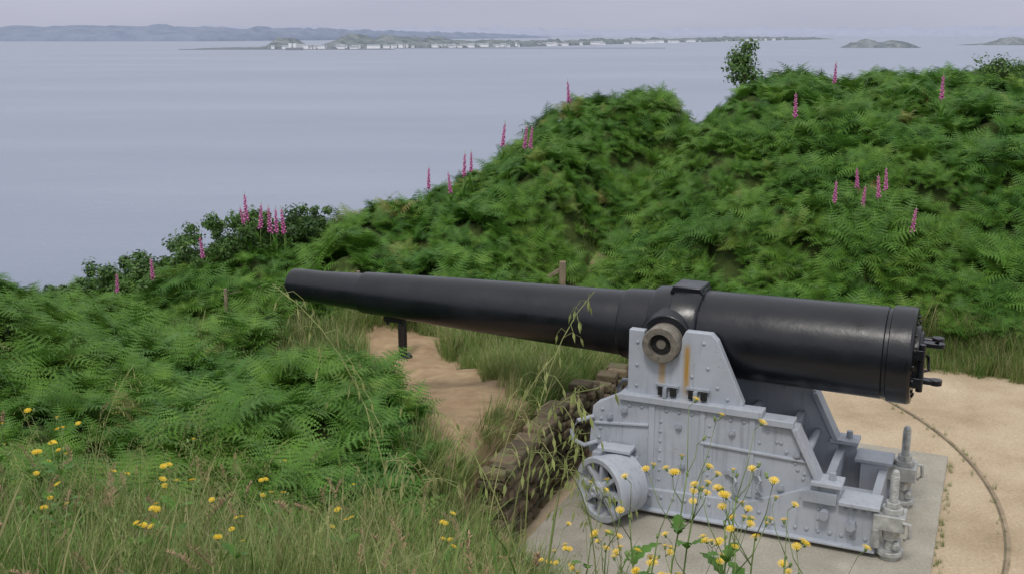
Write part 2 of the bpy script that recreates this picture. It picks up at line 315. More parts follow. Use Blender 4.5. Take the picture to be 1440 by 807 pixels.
# ------------------------------------------------------------------ instancing
def new_coll(name,obs):
    c=bpy.data.collections.new(name)
    for o in obs: c.objects.link(o)
    return c
def scatter(name,pts,rots,scl,idx,coll):
    me=bpy.data.meshes.new(name);me.from_pydata([tuple(p) for p in pts],[],[])
    a=me.attributes.new('rot','FLOAT_VECTOR','POINT');a.data.foreach_set('vector',np.asarray(rots,np.float32).ravel())
    a=me.attributes.new('scl','FLOAT','POINT');a.data.foreach_set('value',np.asarray(scl,np.float32))
    a=me.attributes.new('idx','INT','POINT');a.data.foreach_set('value',np.asarray(idx,np.int32))
    ob=bpy.data.objects.new(name,me);COL.objects.link(ob)
    ng=bpy.data.node_groups.new(name+'_gn','GeometryNodeTree')
    ng.interface.new_socket('Geometry',in_out='INPUT',socket_type='NodeSocketGeometry');ng.interface.new_socket('Geometry',in_out='OUTPUT',socket_type='NodeSocketGeometry')
    gi=ng.nodes.new('NodeGroupInput');go=ng.nodes.new('NodeGroupOutput');ip=ng.nodes.new('GeometryNodeInstanceOnPoints');ci=ng.nodes.new('GeometryNodeCollectionInfo')
    ci.inputs['Collection'].default_value=coll;ci.inputs['Separate Children'].default_value=True;ci.inputs['Reset Children'].default_value=True
    def na(n,t):
        q=ng.nodes.new('GeometryNodeInputNamedAttribute');q.data_type=t;q.inputs[0].default_value=n;return [o for o in q.outputs if o.enabled and o.name=='Attribute'][0]
    L=ng.links.new;L(gi.outputs[0],ip.inputs['Points']);L(ci.outputs[0],ip.inputs['Instance']);ip.inputs['Pick Instance'].default_value=True
    L(na('idx','INT'),ip.inputs['Instance Index']);L(na('rot','FLOAT_VECTOR'),ip.inputs['Rotation']);L(na('scl','FLOAT'),ip.inputs['Scale']);L(ip.outputs[0],go.inputs[0])
    md=ob.modifiers.new('scatter','NODES');md.node_group=ng;return ob
def slope_rot(x,y,amt):
    e=.25;dx=(H(x+e,y)-H(x-e,y))/(2*e);dy=(H(x,y+e)-H(x,y-e))/(2*e)
    dx=np.clip(dx,-1.2,1.2);dy=np.clip(dy,-1.2,1.2)
    out=[]
    for a,b_ in zip(dx,dy):
        nn=Vector((-a*amt+random.gauss(0,.13),-b_*amt+random.gauss(0,.13),1)).normalized();q=nn.to_track_quat('Z','Y').to_matrix()@Matrix.Rotation(random.random()*6.283,3,'Z')
        out.append(tuple(q.to_euler()))
    return out
# fern
def frond(mb,L,az,th0,th1,r):
    ca,sa=math.cos(az),math.sin(az);S=Vector((-sa,ca,0));n=14;p=Vector((0,0,0));pts=[p.copy()];T=[]
    for i in range(n):
        th=th0+(th1-th0)*((i/n)**1.1);t=Vector((math.sin(th)*ca,math.sin(th)*sa,math.cos(th)));T.append(t);p=p+t*(L/n);pts.append(p.copy())
    T.append(T[-1])
    w=.004
    for i in range(n):
        mb.add([pts[i]-S*w,pts[i]+S*w,pts[i+1]+S*w*.8,pts[i+1]-S*w*.8],[(0,1,2,3)],0)
    np_=11;s0=.26
    for i in range(np_):
        f=i/np_;s=s0+(1-s0)*f;q=s*n;k=min(int(q),n-1);b0=pts[k].lerp(pts[k+1],q-k);t=T[k];Nn=t.cross(S).normalized()
        if Nn.z<0:Nn=-Nn
        pl=L*.36*((1-f)**.85)*(.85+.15*min(1,f*5))+.01
        for sd in(-1,1):
            d=(S*sd+t*.35+Nn*(r.uniform(-.1,.25))).normalized();pr=d.cross(Nn).normalized();m=6
            prev=b0
            for j in range(m):
                u=(j+1)/m;nxt=b0+d*(pl*u)-Vector((0,0,1))*(pl*.22*u*u)
                ww=pl*.20*(1-j/m*.8)
                mid=prev.lerp(nxt,.75)
                mb.add([prev,nxt,mid+pr*ww,mid-pr*ww],[(0,1,2),(0,3,1)],0)
                prev=nxt
ferns=[]
for vi in range(6):
    r=random.Random(vi+20);mb=MB();nf=r.choice([6,7,8])
    for k in range(nf):
        frond(mb,r.uniform(.6,.9),k*6.283/nf+r.uniform(-.4,.4),r.uniform(.0,.35),r.uniform(1.35,2.1),r)
    ferns.append(mb.obj('fern_plant_%d'%vi,[M_fern],link=False))
C_f=new_coll('bracken_plants',ferns)
N0=13500
x=rng.uniform(-14,15,N0);y=rng.uniform(5.6,28,N0)
def fernmask(x,y):
    m=~inside(x,y,PLAT);m&=segdist(x,y,PLAT,True)>.35
    m&=segdist(x,y,P_TR)>.25;m&=segdist(x,y,P_DIRT)>.85;m&=segdist(x,y,P_FOOT)>.4
    m&=np.hypot(x+1.6,y-15.1)>1.0
    m&=y<np.interp(x,*YC)+2.6
    m&=(y>6.0+ np.clip(x+2.6,0,3)*.35)
    m&=~((x>-.75)&(y<10.2)&(x<2))
    m&=~((x>-1.2)&(x<2.2)&(y<15.8)&(y>10))
    m&=~((x>-3.6)&(x<-.8)&(y>13.3)&(y<16.5))
    m&=~((x>1.5)&(y<15.6-np.clip(x-4,0,4)*.25))
    return m
mk=fernmask(x,y);x=x[mk];y=y[mk];z=H(x,y)
sc=rng.uniform(.52,.92,len(x))*np.where(y<12,.85,1)*(1+.3*np.sin(x*1.7+y)*np.sin(y*1.3-x*.4))
scatter('bracken',np.c_[x,y,z-.02],slope_rot(x,y,.6),sc,rng.integers(0,6,len(x)),C_f)
# grass
def blade(mb,L,az,lean,w,base,m=0,curl=1.3,seg=5):
    ca,sa=math.cos(az),math.sin(az);S=Vector((-sa,ca,0));p=Vector(base);v=[]
    for i in range(seg+1):
        f=i/seg;th=lean*(.3+curl*f*f);ww=w*(1-f)**.7
        v+= [p-S*ww,p+S*ww] if i<seg else [p]
        p=p+Vector((math.sin(th)*ca,math.sin(th)*sa,math.cos(th)))*(L/seg)
    f=[(2*i,2*i+1,2*i+3,2*i+2) for i in range(seg-1)]+[(2*seg-2,2*seg-1,2*seg)]
    mb.add(v,f,m)
tufts=[]
for vi in range(8):
    r=random.Random(vi+50);mb=MB()
    for k in range(30):
        straw=r.random()<(.10 if vi<4 else .36)
        wide=vi in(2,3) and r.random()<.3
        blade(mb,r.uniform(.16,.5),r.uniform(0,6.28),r.uniform(.2,1.25),r.uniform(.005,.008) if wide else r.uniform(.0018,.0042),(r.uniform(-.08,.08),r.uniform(-.08,.08),-.02),1 if straw else 0,r.uniform(.8,1.7))
    tufts.append(mb.obj('grass_tuft_%d'%vi,[M_grass,M_straw],link=False))
C_g=new_coll('grass_tufts',tufts)
def grass_pts(n,x0,x1,y0,y1,cond):
    x=rng.uniform(x0,x1,n);y=rng.uniform(y0,y1,n);m=cond(x,y);return x[m],y[m]
gx=[];gy=[]
a,b_=grass_pts(6200,-5.2,3.0,1.8,8.2,lambda x,y:(~inside(x,y,PLAT))&(segdist(x,y,PLAT,True)>.1)&(abs(x)<y*.6+.4)&(y<6.5+np.clip(x+2.4,0,3)*.4)); gx.append(a);gy.append(b_)
a,b_=grass_pts(1700,-1.6,2.4,7,16,lambda x,y:(~inside(x,y,PLAT))&(segdist(x,y,PLAT,True)>.1)&(segdist(x,y,P_DIRT)>.62)&((x>-.9)|(y>10))); gx.append(a);gy.append(b_)
a,b_=grass_pts(6000,1.5,14,12.5,17,lambda x,y:(~inside(x,y,PLAT))&(segdist(x,y,PLAT,True)<1.1)&(segdist(x,y,PLAT,True)>.03)); gx.append(a);gy.append(b_)
a,b_=grass_pts(3000,-8,5,11,26,lambda x,y:(np.minimum(segdist(x,y,P_TR),np.minimum(segdist(x,y,P_FOOT),segdist(x,y,P_DIRT)))<1.0)&(np.minimum(segdist(x,y,P_TR),segdist(x,y,P_DIRT)-.3)>.3)&(~inside(x,y,PLAT))&(np.hypot(x+1.6,y-15.1)>.6)); gx.append(a);gy.append(b_)
a,b_=grass_pts(1800,-5,-.8,12.8,17,lambda x,y:(segdist(x,y,P_DIRT)>.6)&(np.hypot(x+1.6,y-15.1)>.6));gx.append(a);gy.append(b_)
a,b_=grass_pts(900,-.6,2.2,8.8,14.4,lambda x,y:(~inside(x,y,PLAT))&(segdist(x,y,WALL)<.32)&(segdist(x,y,WALL)>.06));gx.append(a);gy.append(b_)
x=np.concatenate(gx);y=np.concatenate(gy);z=H(x,y)
scatter('grass',np.c_[x,y,z],slope_rot(x,y,.3),rng.uniform(.6,1.2,len(x))*(1+.3*np.sin(x*2.3)*np.sin(y*2.9+x)),rng.integers(0,8,len(x)),C_g)
# small tufts on platform edges
th=rng.uniform(-.75,.55,60);rad=6.0+rng.normal(0,.05,60)
x=-.85+rad*np.cos(th);y=11.6+rad*np.sin(th);m=inside(x,y,PLAT);x=x[m];y=y[m]
px=[];py=[]
for i in range(60):
    t=random.random();lx=2.6+random.gauss(0,.03);ly=-2.3+4.5*t;px.append(1.677+.91*lx+.4147*ly);py.append(10.34-.4147*lx+.91*ly)
x=np.r_[x,px];y=np.r_[y,py]
scatter('weeds_in_paving',np.c_[x,y,np.zeros(len(x))],[(0,0,random.random()*6) for _ in x],rng.uniform(.08,.24,len(x)),rng.integers(0,4,len(x)),C_g)
# tall seed stems
def oat(r,H_=1.2,head=0):
    mb=MB();az=r.uniform(0,6.28);ca,sa=math.cos(az),math.sin(az);p=Vector((0,0,0));path=[p.copy()];lean=r.uniform(.15,.5);n=14
    for i in range(n):
        f=i/n;t=lean*(.3+3.0*f**3)
        p=p+Vector((math.sin(t)*ca,math.sin(t)*sa,math.cos(t)))*(H_/n);path.append(p.copy())
    mb.tube(path,.0022,5,0,.0009)
    for k in range(2): 
        q=path[1+k*2];sub=MB();blade(sub,r.uniform(.25,.45),r.uniform(0,6.28),r.uniform(.4,.9),.0045,q,1);mb.add(sub.v,sub.f,1)
    if head==0:
        for k in range(22):
            f=.66+.34*k/22;i=min(int(f*n),n-1);q=path[i].lerp(path[i+1],f*n-i);a=r.uniform(0,6.28);l=r.uniform(.02,.08)*(1.3-f)*2.
            e=q+Vector((math.cos(a)*l,math.sin(a)*l,-l*.25));mb.tube([q,q.lerp(e,.5)+Vector((0,0,.012)),e],.0006,3,0)
            d=Vector((math.cos(a)*.3,math.sin(a)*.3,-1)).normalized();s=d.orthogonal().normalized()*.0034;s2=d.cross(s)
            mb.add([e,e+d*.012+s,e+d*.030,e+d*.012-s],[(0,1,2,3)],0);mb.add([e,e+d*.012+s2,e+d*.030,e+d*.012-s2],[(0,1,2,3)],0)
    else:
        for k in range(60):
            f=.78+.22*k/60;i=min(int(f*n),n-1);q=path[i].lerp(path[i+1],f*n-i);a=r.uniform(0,6.28);l=.022*(1.15-((k/60)-.3)**2*1.3)*r.uniform(.4,1.2)
            e=q+Vector((math.cos(a)*l,math.sin(a)*l,l*.9));d=(e-q).normalized();s=d.orthogonal().normalized()*.0022
            mb.add([q,q.lerp(e,.5)+s,e+d*.006,q.lerp(e,.5)-s],[(0,1,2,3)],2)
    return mb
oats=[oat(random.Random(80+i),random.Random(i).uniform(.9,1.15),0).obj('oat_stem_%d'%i,[M_oat,M_grass,M_dryhead],link=False) for i in range(6)]
docks=[oat(random.Random(90+i),random.Random(i).uniform(.6,.85),1).obj('panicle_stem_%d'%i,[M_straw,M_grass,M_dryhead],link=False) for i in range(4)]
C_o=new_coll('oat_stems',oats+docks)
x,y=grass_pts(480,-4.5,2.0,2.3,7.2,lambda x,y:(~inside(x,y,PLAT))&(abs(x)<y*.55+.2)&((x<.2)|(rng.random(len(x))<.5))); 
ix=np.where(rng.random(len(x))<.5,rng.integers(0,6,len(x)),rng.integers(6,10,len(x)))
sc=rng.uniform(.5,.85,len(x))
ex=np.array([(-.22,3.0),(-.05,3.15),(.05,3.4),(.15,3.0),(.3,3.3),(-.35,3.4),(-.15,3.7),(.45,3.8),(.1,4.0),(-1.9,4.0),(-1.5,3.4)])
x=np.r_[x,ex[:,0]];y=np.r_[y,ex[:,1]];ix=np.r_[ix,rng.integers(0,6,len(ex))];sc=np.r_[sc,rng.uniform(1.25,1.5,len(ex)-2),.9,.9]
scatter('wild_oat_grass',np.c_[x,y,H(x,y)],[(random.uniform(-.1,.1),random.uniform(-.1,.1),random.random()*6.28) for _ in x],sc,ix,C_o)
# sow thistle
def thistle(r,h,lf=1.0):
    mb=MB()
    def leaf(q,az,L,w):
        ca,sa=math.cos(az),math.sin(az);S=Vector((-sa,ca,0));n=9;v=[];p=Vector(q)
        for i in range(n+1):
            f=i/n;th=.5+1.3*f;ww=w*math.sin(math.pi*min(1,f*.9+.08))*(1 if i%2 else .5)
            v+=[p-S*ww,p+Vector((0,0,-.004)),p+S*ww];p=p+Vector((math.sin(th)*ca,math.sin(th)*sa,math.cos(th)))*(L/n)
        f=[];
        for i in range(n):
            a=3*i;f+=[(a,a+1,a+4,a+3),(a+1,a+2,a+5,a+4)]
        mb.add(v,f,1)
    def flower(q,d):
        d=d.normalized();a=d.orthogonal().normalized();b=d.cross(a)
        mb.cyl(q-d*.014,q,.004,.007,8,0)
        if r.random()<.62:
            for ring,(rad,up) in enumerate(((.017,.004),(.011,.009))):
                n=14
                for i in range(n):
                    t=6.283*i/n+ring*.2;t2=t+.2;u=a*math.cos(t)+b*math.sin(t);u2=a*math.cos(t2)+b*math.sin(t2)
                    mb.add([q,q+u*rad+d*up,q+(u+u2)*.5*rad*1.2+d*up,q+u2*rad+d*up],[(0,1,2,3)],2)
        else: mb.dome(q,d,.006,.011,0,6)
    az=r.uniform(0,6.28);top=Vector((math.cos(az)*.12*h,math.sin(az)*.12*h,h));path=[Vector((0,0,0)).lerp(top,i/8)+Vector((r.uniform(-.006,.006),r.uniform(-.006,.006),0)) for i in range(9)]
    mb.tube(path,.0055,6,0,.0028)
    for i in range(int(8*lf)): leaf(path[min(i//2+ (0 if lf>1 else i//2),7)],r.uniform(0,6.28),r.uniform(.14,.24)*(1.1-i*.05)*lf**.5,.036*lf**.5)
    for i in range(r.choice([4,5,6])):
        q=path[r.choice([4,5,6,7,8])];a=r.uniform(0,6.28);l=r.uniform(.1,.28);e=q+Vector((math.cos(a)*l*.5,math.sin(a)*l*.5,l));mb.tube([q,q.lerp(e,.5)+Vector((math.cos(a),math.sin(a),0))*.02,e],.0022,5,0,.0015)
        for j in range(r.choice([1,2,3])):
            b2=r.uniform(0,6.28);e2=e+Vector((math.cos(b2)*.03,math.sin(b2)*.03,.035));mb.tube([e,e2],.0013,4,0);flower(e2,Vector((math.cos(b2)*.4,math.sin(b2)*.4,1)))
    flower(path[-1],Vector((0,-.3,1)));return mb
ths=[thistle(random.Random(200+i),[.95,1.1,.8,1.0,.7,.75][i],[1,1,1.2,1,1,1.6][i]).mesh('sow_thistle_%d'%i,[M_stem,M_broad,M_yellow],180) for i in range(6)]
tp=[(.62,4.3,0,1.0),(.8,4.1,1,1.05),(.98,4.2,3,1.1),(1.12,4.35,0,1.05),(1.3,4.25,2,1.15),(.9,3.8,3,.9),(1.05,4.6,1,1.1),(1.45,4.5,4,1.3),(.7,4.8,1,1.15),(.5,4.0,2,1.),(1.55,4.1,5,1.15),(1.25,3.9,5,1.15),(-2.2,4.9,4,.95),(-2.0,5.1,2,.8),(-1.9,4.2,4,.7),(-1.6,4.6,4,.9),(1.75,4.4,5,1.2),
(1.0,4.0,5,1.),(.75,4.45,3,1.1),(-1.3,5.2,4,.8),(-.8,4.4,4,.7),(-.3,4.8,4,.8),(.1,4.5,5,.8),(-2.6,5.6,4,.85),(-1.0,3.6,4,.65),(.3,4.9,0,.9),(-3.0,5.9,4,.9),(1.9,4.9,4,1.1),(.42,4.1,5,1.0),(1.7,3.9,5,1.0),(.85,4.15,5,1.0),(-1.3,3.3,5,.7)]
for x,y,k,s in tp:
    o=bpy.data.objects.new('sow_thistle',ths[k]);COL.objects.link(o);o.location=(x,y,float(H(x,y)[0])-.02);o.rotation_euler=(0,0,random.random()*6.28);o.scale=(s,)*3
# foxglove
def foxglove(r):
    mb=MB();h=1.0;l=r.uniform(-.08,.08);path=[Vector((l*(i/6)**2,0,h*i/6)) for i in range(7)];mb.tube(path,.009,6,0,.004)
    for k in range(26):
        f=.60+.36*k/26;q=Vector((l*f*f,0,h*f));a=k*2.4;sz=.065*(1.35-f*1.1);d=Vector((math.cos(a),math.sin(a),-.75)).normalized()
        mb.cyl(q,q+d*sz,.008*(1.6-f),.018*(1.7-f),7,1,False)
    for k in range(9):
        a=k*2.3;sub=MB();blade(sub,.3,a,.9,.03,(0,0,.03+k*.04),2);mb.add(sub.v,sub.f,2)
    return mb.mesh('foxglove_plant',[M_stem,M_pink,M_broad],180)
fox=[foxglove(random.Random(i)) for i in range(3)]
for i,(x,y) in enumerate([(-1.7,21.8),(-1.2,21.5),(-1.05,22.2),(-.9,22.5),(-.25,23.2),(.2,23.3),(.35,22.7),(1.3,24.4),(5.4,20.5),(6.6,22.3),(8.1,20.3),(5.3,17.4),(5.7,17.2),(5.85,17.9),(6.0,17.2),(6.15,17.4),(6.3,16.6),(-6.9,18.0),(-6.3,18.3),(-4.6,19.9),(-4.9,19.6),(-4.3,20.0),(-4.75,19.8),(-5.6,19.0),(-4.4,19.6),(-5.0,19.9)]):
    o=bpy.data.objects.new('foxglove',fox[i%3]);COL.objects.link(o);s=random.uniform(.9,1.15)*(1.15 if y>18 else .95);o.location=(x,y,float(H(x,y)[0]));o.rotation_euler=(random.uniform(-.12,.12),random.uniform(-.12,.12),i);o.scale=(s,)*3
# shrubs
def shrub(name,x,y,h,w,seed,leaf=.05,low=.15,nl=100,lm=None,nc=12):
    r=random.Random(seed);mb=MB();zb=float(H(x,y)[0])
    cl=[]
    for i in range(nc):
        a=i*2.4+r.random();rd=w*.5*r.uniform(.2,.95);c=Vector((math.cos(a)*rd,math.sin(a)*rd,h*r.uniform(low,.85)));cl.append(c)
        mb.tube([Vector((0,0,-.1)),Vector((c.x*.3,c.y*.3,c.z*.5)),c],.02*min(1,h),6,0,.006*min(1,h))
        for j in range(2):
            e=c+Vector((r.uniform(-.25,.25)*w*.5,r.uniform(-.25,.25)*w*.5,r.uniform(0,.28)*h));mb.tube([c*.8,e],.008*min(1,h),4,0,.003);cl.append(e)
    for c in cl:
        rad=min(.30,h*.22)*r.uniform(.6,1.3)
        for k in range(nl):
            d=Vector((r.gauss(0,1),r.gauss(0,1),r.gauss(0,.8)));d=d.normalized()*rad*(r.random()**.45);p=c+d
            n=(d.normalized()+Vector((r.uniform(-.8,.8),r.uniform(-.8,.8),r.uniform(0,1)))).normalized();a=n.orthogonal().normalized();a=(Matrix.Rotation(r.random()*6.28,3,n)@a);b=n.cross(a);L=leaf*r.uniform(.6,1.2)
            mb.add([p-a*L,p+b*L*.5,p+a*L,p-b*L*.5],[(0,1,2,3)],1)
    o=mb.obj(name,[M_bark,lm or M_shrub]);o.location=(x,y,zb);return o
for i,(x,y,h,w) in enumerate([(-7.0,18.8,.85,1.4),(-6.4,19.2,.62,1.3),(-5.8,19.6,.85,1.3),(-5.2,20.0,.7,1.3),(-4.6,20.4,.95,1.3),(-4.1,20.7,.75,1.0),(-7.7,18.4,.5,1.1)]):
    shrub('hawthorn_shrub',x,y,h,w,i,.045)
shrub('elder_bush',5.1,24.0,1.2,.6,40,.045,.4,50)
shrub('elder_bush',10.2,22.6,.85,.8,41,.04,.3,40)
shrub('bramble',-1.75,3.85,.34,.6,60,.028,.3,7,M_broad,9)
shrub('bramble',-2.3,4.9,.32,.5,61,.028,.3,7,M_broad,8)
# ------------------------------------------------------------------ stone wall
mb=MB();r=random.Random(3);seg=[Vector((p[0],p[1],0)) for p in WALL]
L=[0]
for a,b_ in zip(seg[:-1],seg[1:]): L.append(L[-1]+(b_-a).length)
def wp(s):
    for i in range(len(seg)-1):
        if s<=L[i+1]: t=(s-L[i])/(L[i+1]-L[i]);return seg[i].lerp(seg[i+1],t),(seg[i+1]-seg[i]).normalized()
    return seg[-1],(seg[-1]-seg[-2]).normalized()
zc=0;course=0
while zc<.9:
    hh=r.uniform(.05,.10);s=r.uniform(-.1,0)
    while s<L[-1]:
        w=r.uniform(.07,.24);p,d=wp(max(0,s+w/2));top=min(.9,float(H(p.x-.35,p.y+.1)[0])+.04+.06*math.sin(s*5))
        if zc+hh*.5<top and r.random()<.97:
            nrm=Vector((d.y,-d.x,0));out=r.uniform(-.05,.04)-zc*.06
            dd=(d+nrm*r.uniform(-.12,.12)).normalized()
            mb.obox((p.x+nrm.x*(out-.10),p.y+nrm.y*(out-.10),zc+hh/2),dd*(w/2-.005),Vector((dd.y,-dd.x,0))*.12,(d*r.uniform(-.05,.05)+Vector((0,0,1)))*(hh/2-.003))
        s+=w
    zc+=hh
mb.obj('stone_retaining_wall',[M_stone],bevel=.018)
# ------------------------------------------------------------------ platform bits
cn=bpy.data.objects.new('cannon',None);COL.objects.link(cn);cn.location=(1.677,10.34,0);cn.rotation_euler=(0,0,math.radians(-24.5))
def place(o): o.location=(1.677,10.34,0);o.rotation_euler=(0,0,math.radians(-24.5))
mb=MB();mb.box(-.95,2.57,-2.3,2.2,-.1,.05);o=mb.obj('concrete_platform',[M_conc],bevel=.012);place(o)
mb=MB()
def arc(R0,R1,z,m,t0=-.95,t1=.75,n=90):
    v=[]
    for i in range(n+1):
        t=t0+(t1-t0)*i/n;
        for R in(R0,R1): v.append((-.85+R*math.cos(t),11.6+R*math.sin(t),z))
    mb.add(v,[(2*i,2*i+1,2*i+3,2*i+2) for i in range(n)],m)
arc(5.985,6.005,.006,0);arc(6.005,6.04,.010,1)
mb.obj('curved_rail_groove',[plain('groove_soil',(.17,.14,.09),.95,0,.5,3),plain('worn_rail',(.28,.215,.145),.8,.0,.4,3)])
# ------------------------------------------------------------------ cannon
AX=(1,0,0)
mb=MB()
prof=[(-4.69,0),(-4.69,.10),(-4.69,.115),(-4.69,.165),(-4.675,.182),(-4.60,.190),(-4.45,.190),(-4.30,.188),(-3.72,.215),(-3.70,.222),(-3.69,.232),(-3.66,.236),(-2.5,.277),(-1.6,.305),(-.72,.330),(-.56,.335),(-.54,.352),(-.50,.360),(-.20,.372)]
mb.lathe(prof,(0,0,1.8),AX,96)
mb.lathe([(.20,.40),(.28,.415),(1.2,.425),(1.98,.432),(1.99,.420),(2.02,.420),(2.03,.448),(2.21,.452),(2.235,.44),(2.24,.42),(2.24,.30),(2.24,0)],(0,0,1.8),AX,96)
mb.obj('barrel',[M_barrel],cn,smooth=25)
mb=MB();mb.lathe([(-.24,.36),(-.235,.395),(-.20,.415),(-.02,.43),(.0,.452),(.24,.455),(.27,.44),(.275,.39)],(0,0,1.8),AX,96)
mb.prism([(-.06,2.20),(-.03,2.272),(.25,2.272),(.28,2.20)],-.17,.17)
for sd in(-1,1):
    mb.cyl((0,sd*.30,1.8),(0,sd*.47,1.8),.30,.25,40)
mb.obj('trunnion_hoop',[M_barrel],cn,smooth=30,bevel=.01)
mb=MB()
for sd in(-1,1):
    mb.lathe([(.44,.18),(.64,.18),(.66,.17),(.66,.11),(.60,.105),(.60,.05),(.615,.045),(.615,0)],(0,0,1.8),(0,sd,0),40)
mb.obj('trunnions',[M_trun],cn,smooth=30)
mb=MB()
for sd in(-1,1):
    mb.cyl((0,sd*.59,1.8),(0,sd*.604,1.8),.106,.106,30);  # black disc paints the dark of the trunnion bore
    for k in range(6):
        a=k*1.047;mb.dome((.07*math.cos(a),sd*.604,1.8+.07*math.sin(a)),(0,sd,0),.012)
mb.obj('trunnion_bore_shade',[M_hole_shade],cn)
# breech
mb=MB()
mb.lathe([(2.24,.29),(2.275,.285),(2.28,.24),(2.30,.235),(2.305,0)],(0,0,1.8),AX,48)
mb.box(2.235,2.33,-.34,-.22,1.86,1.95);mb.box(2.235,2.33,-.34,-.22,1.60,1.69)
mb.cyl((2.31,-.30,1.56),(2.31,-.30,2.0),.03,.03,16)
mb.cyl((2.30,0.05,1.95),(2.42,0.05,1.95),.03,.03,16);mb.cyl((2.42,.05,1.915),(2.42,.05,1.985),.055,.055,20)
mb.box(2.3,2.44,-.14,-.04,1.93,1.97);mb.cyl((2.44,-.09,1.93),(2.44,-.09,1.97),.05,.05,20)
mb.box(2.3,2.44,-.2,-.1,1.60,1.64);mb.cyl((2.44,-.15,1.595),(2.44,-.15,1.645),.055,.055,20)
mb.tube([(2.30,-.1,1.85),(2.36,-.12,1.84),(2.37,-.14,1.72),(2.30,-.16,1.70)],.016,8)
for k in range(16):
    a=k*math.pi/8;mb.cyl((2.24,.37*math.cos(a),1.8+.37*math.sin(a)),(2.258,.37*math.cos(a),1.8+.37*math.sin(a)),.018,.018,6)
mb.obj('breech_mechanism',[M_barrel],cn,smooth=35,bevel=.004)
mb=MB();mb.box(-3.42,-3.18,-.05,.05,1.50,1.57);mb.cyl((-3.4,0,1.53),(-3.4,0,1.46),.02,.02,10);mb.cyl((-3.2,0,1.53),(-3.2,0,1.46),.02,.02,10)
mb.obj('muzzle_clamp',[M_iron],cn)
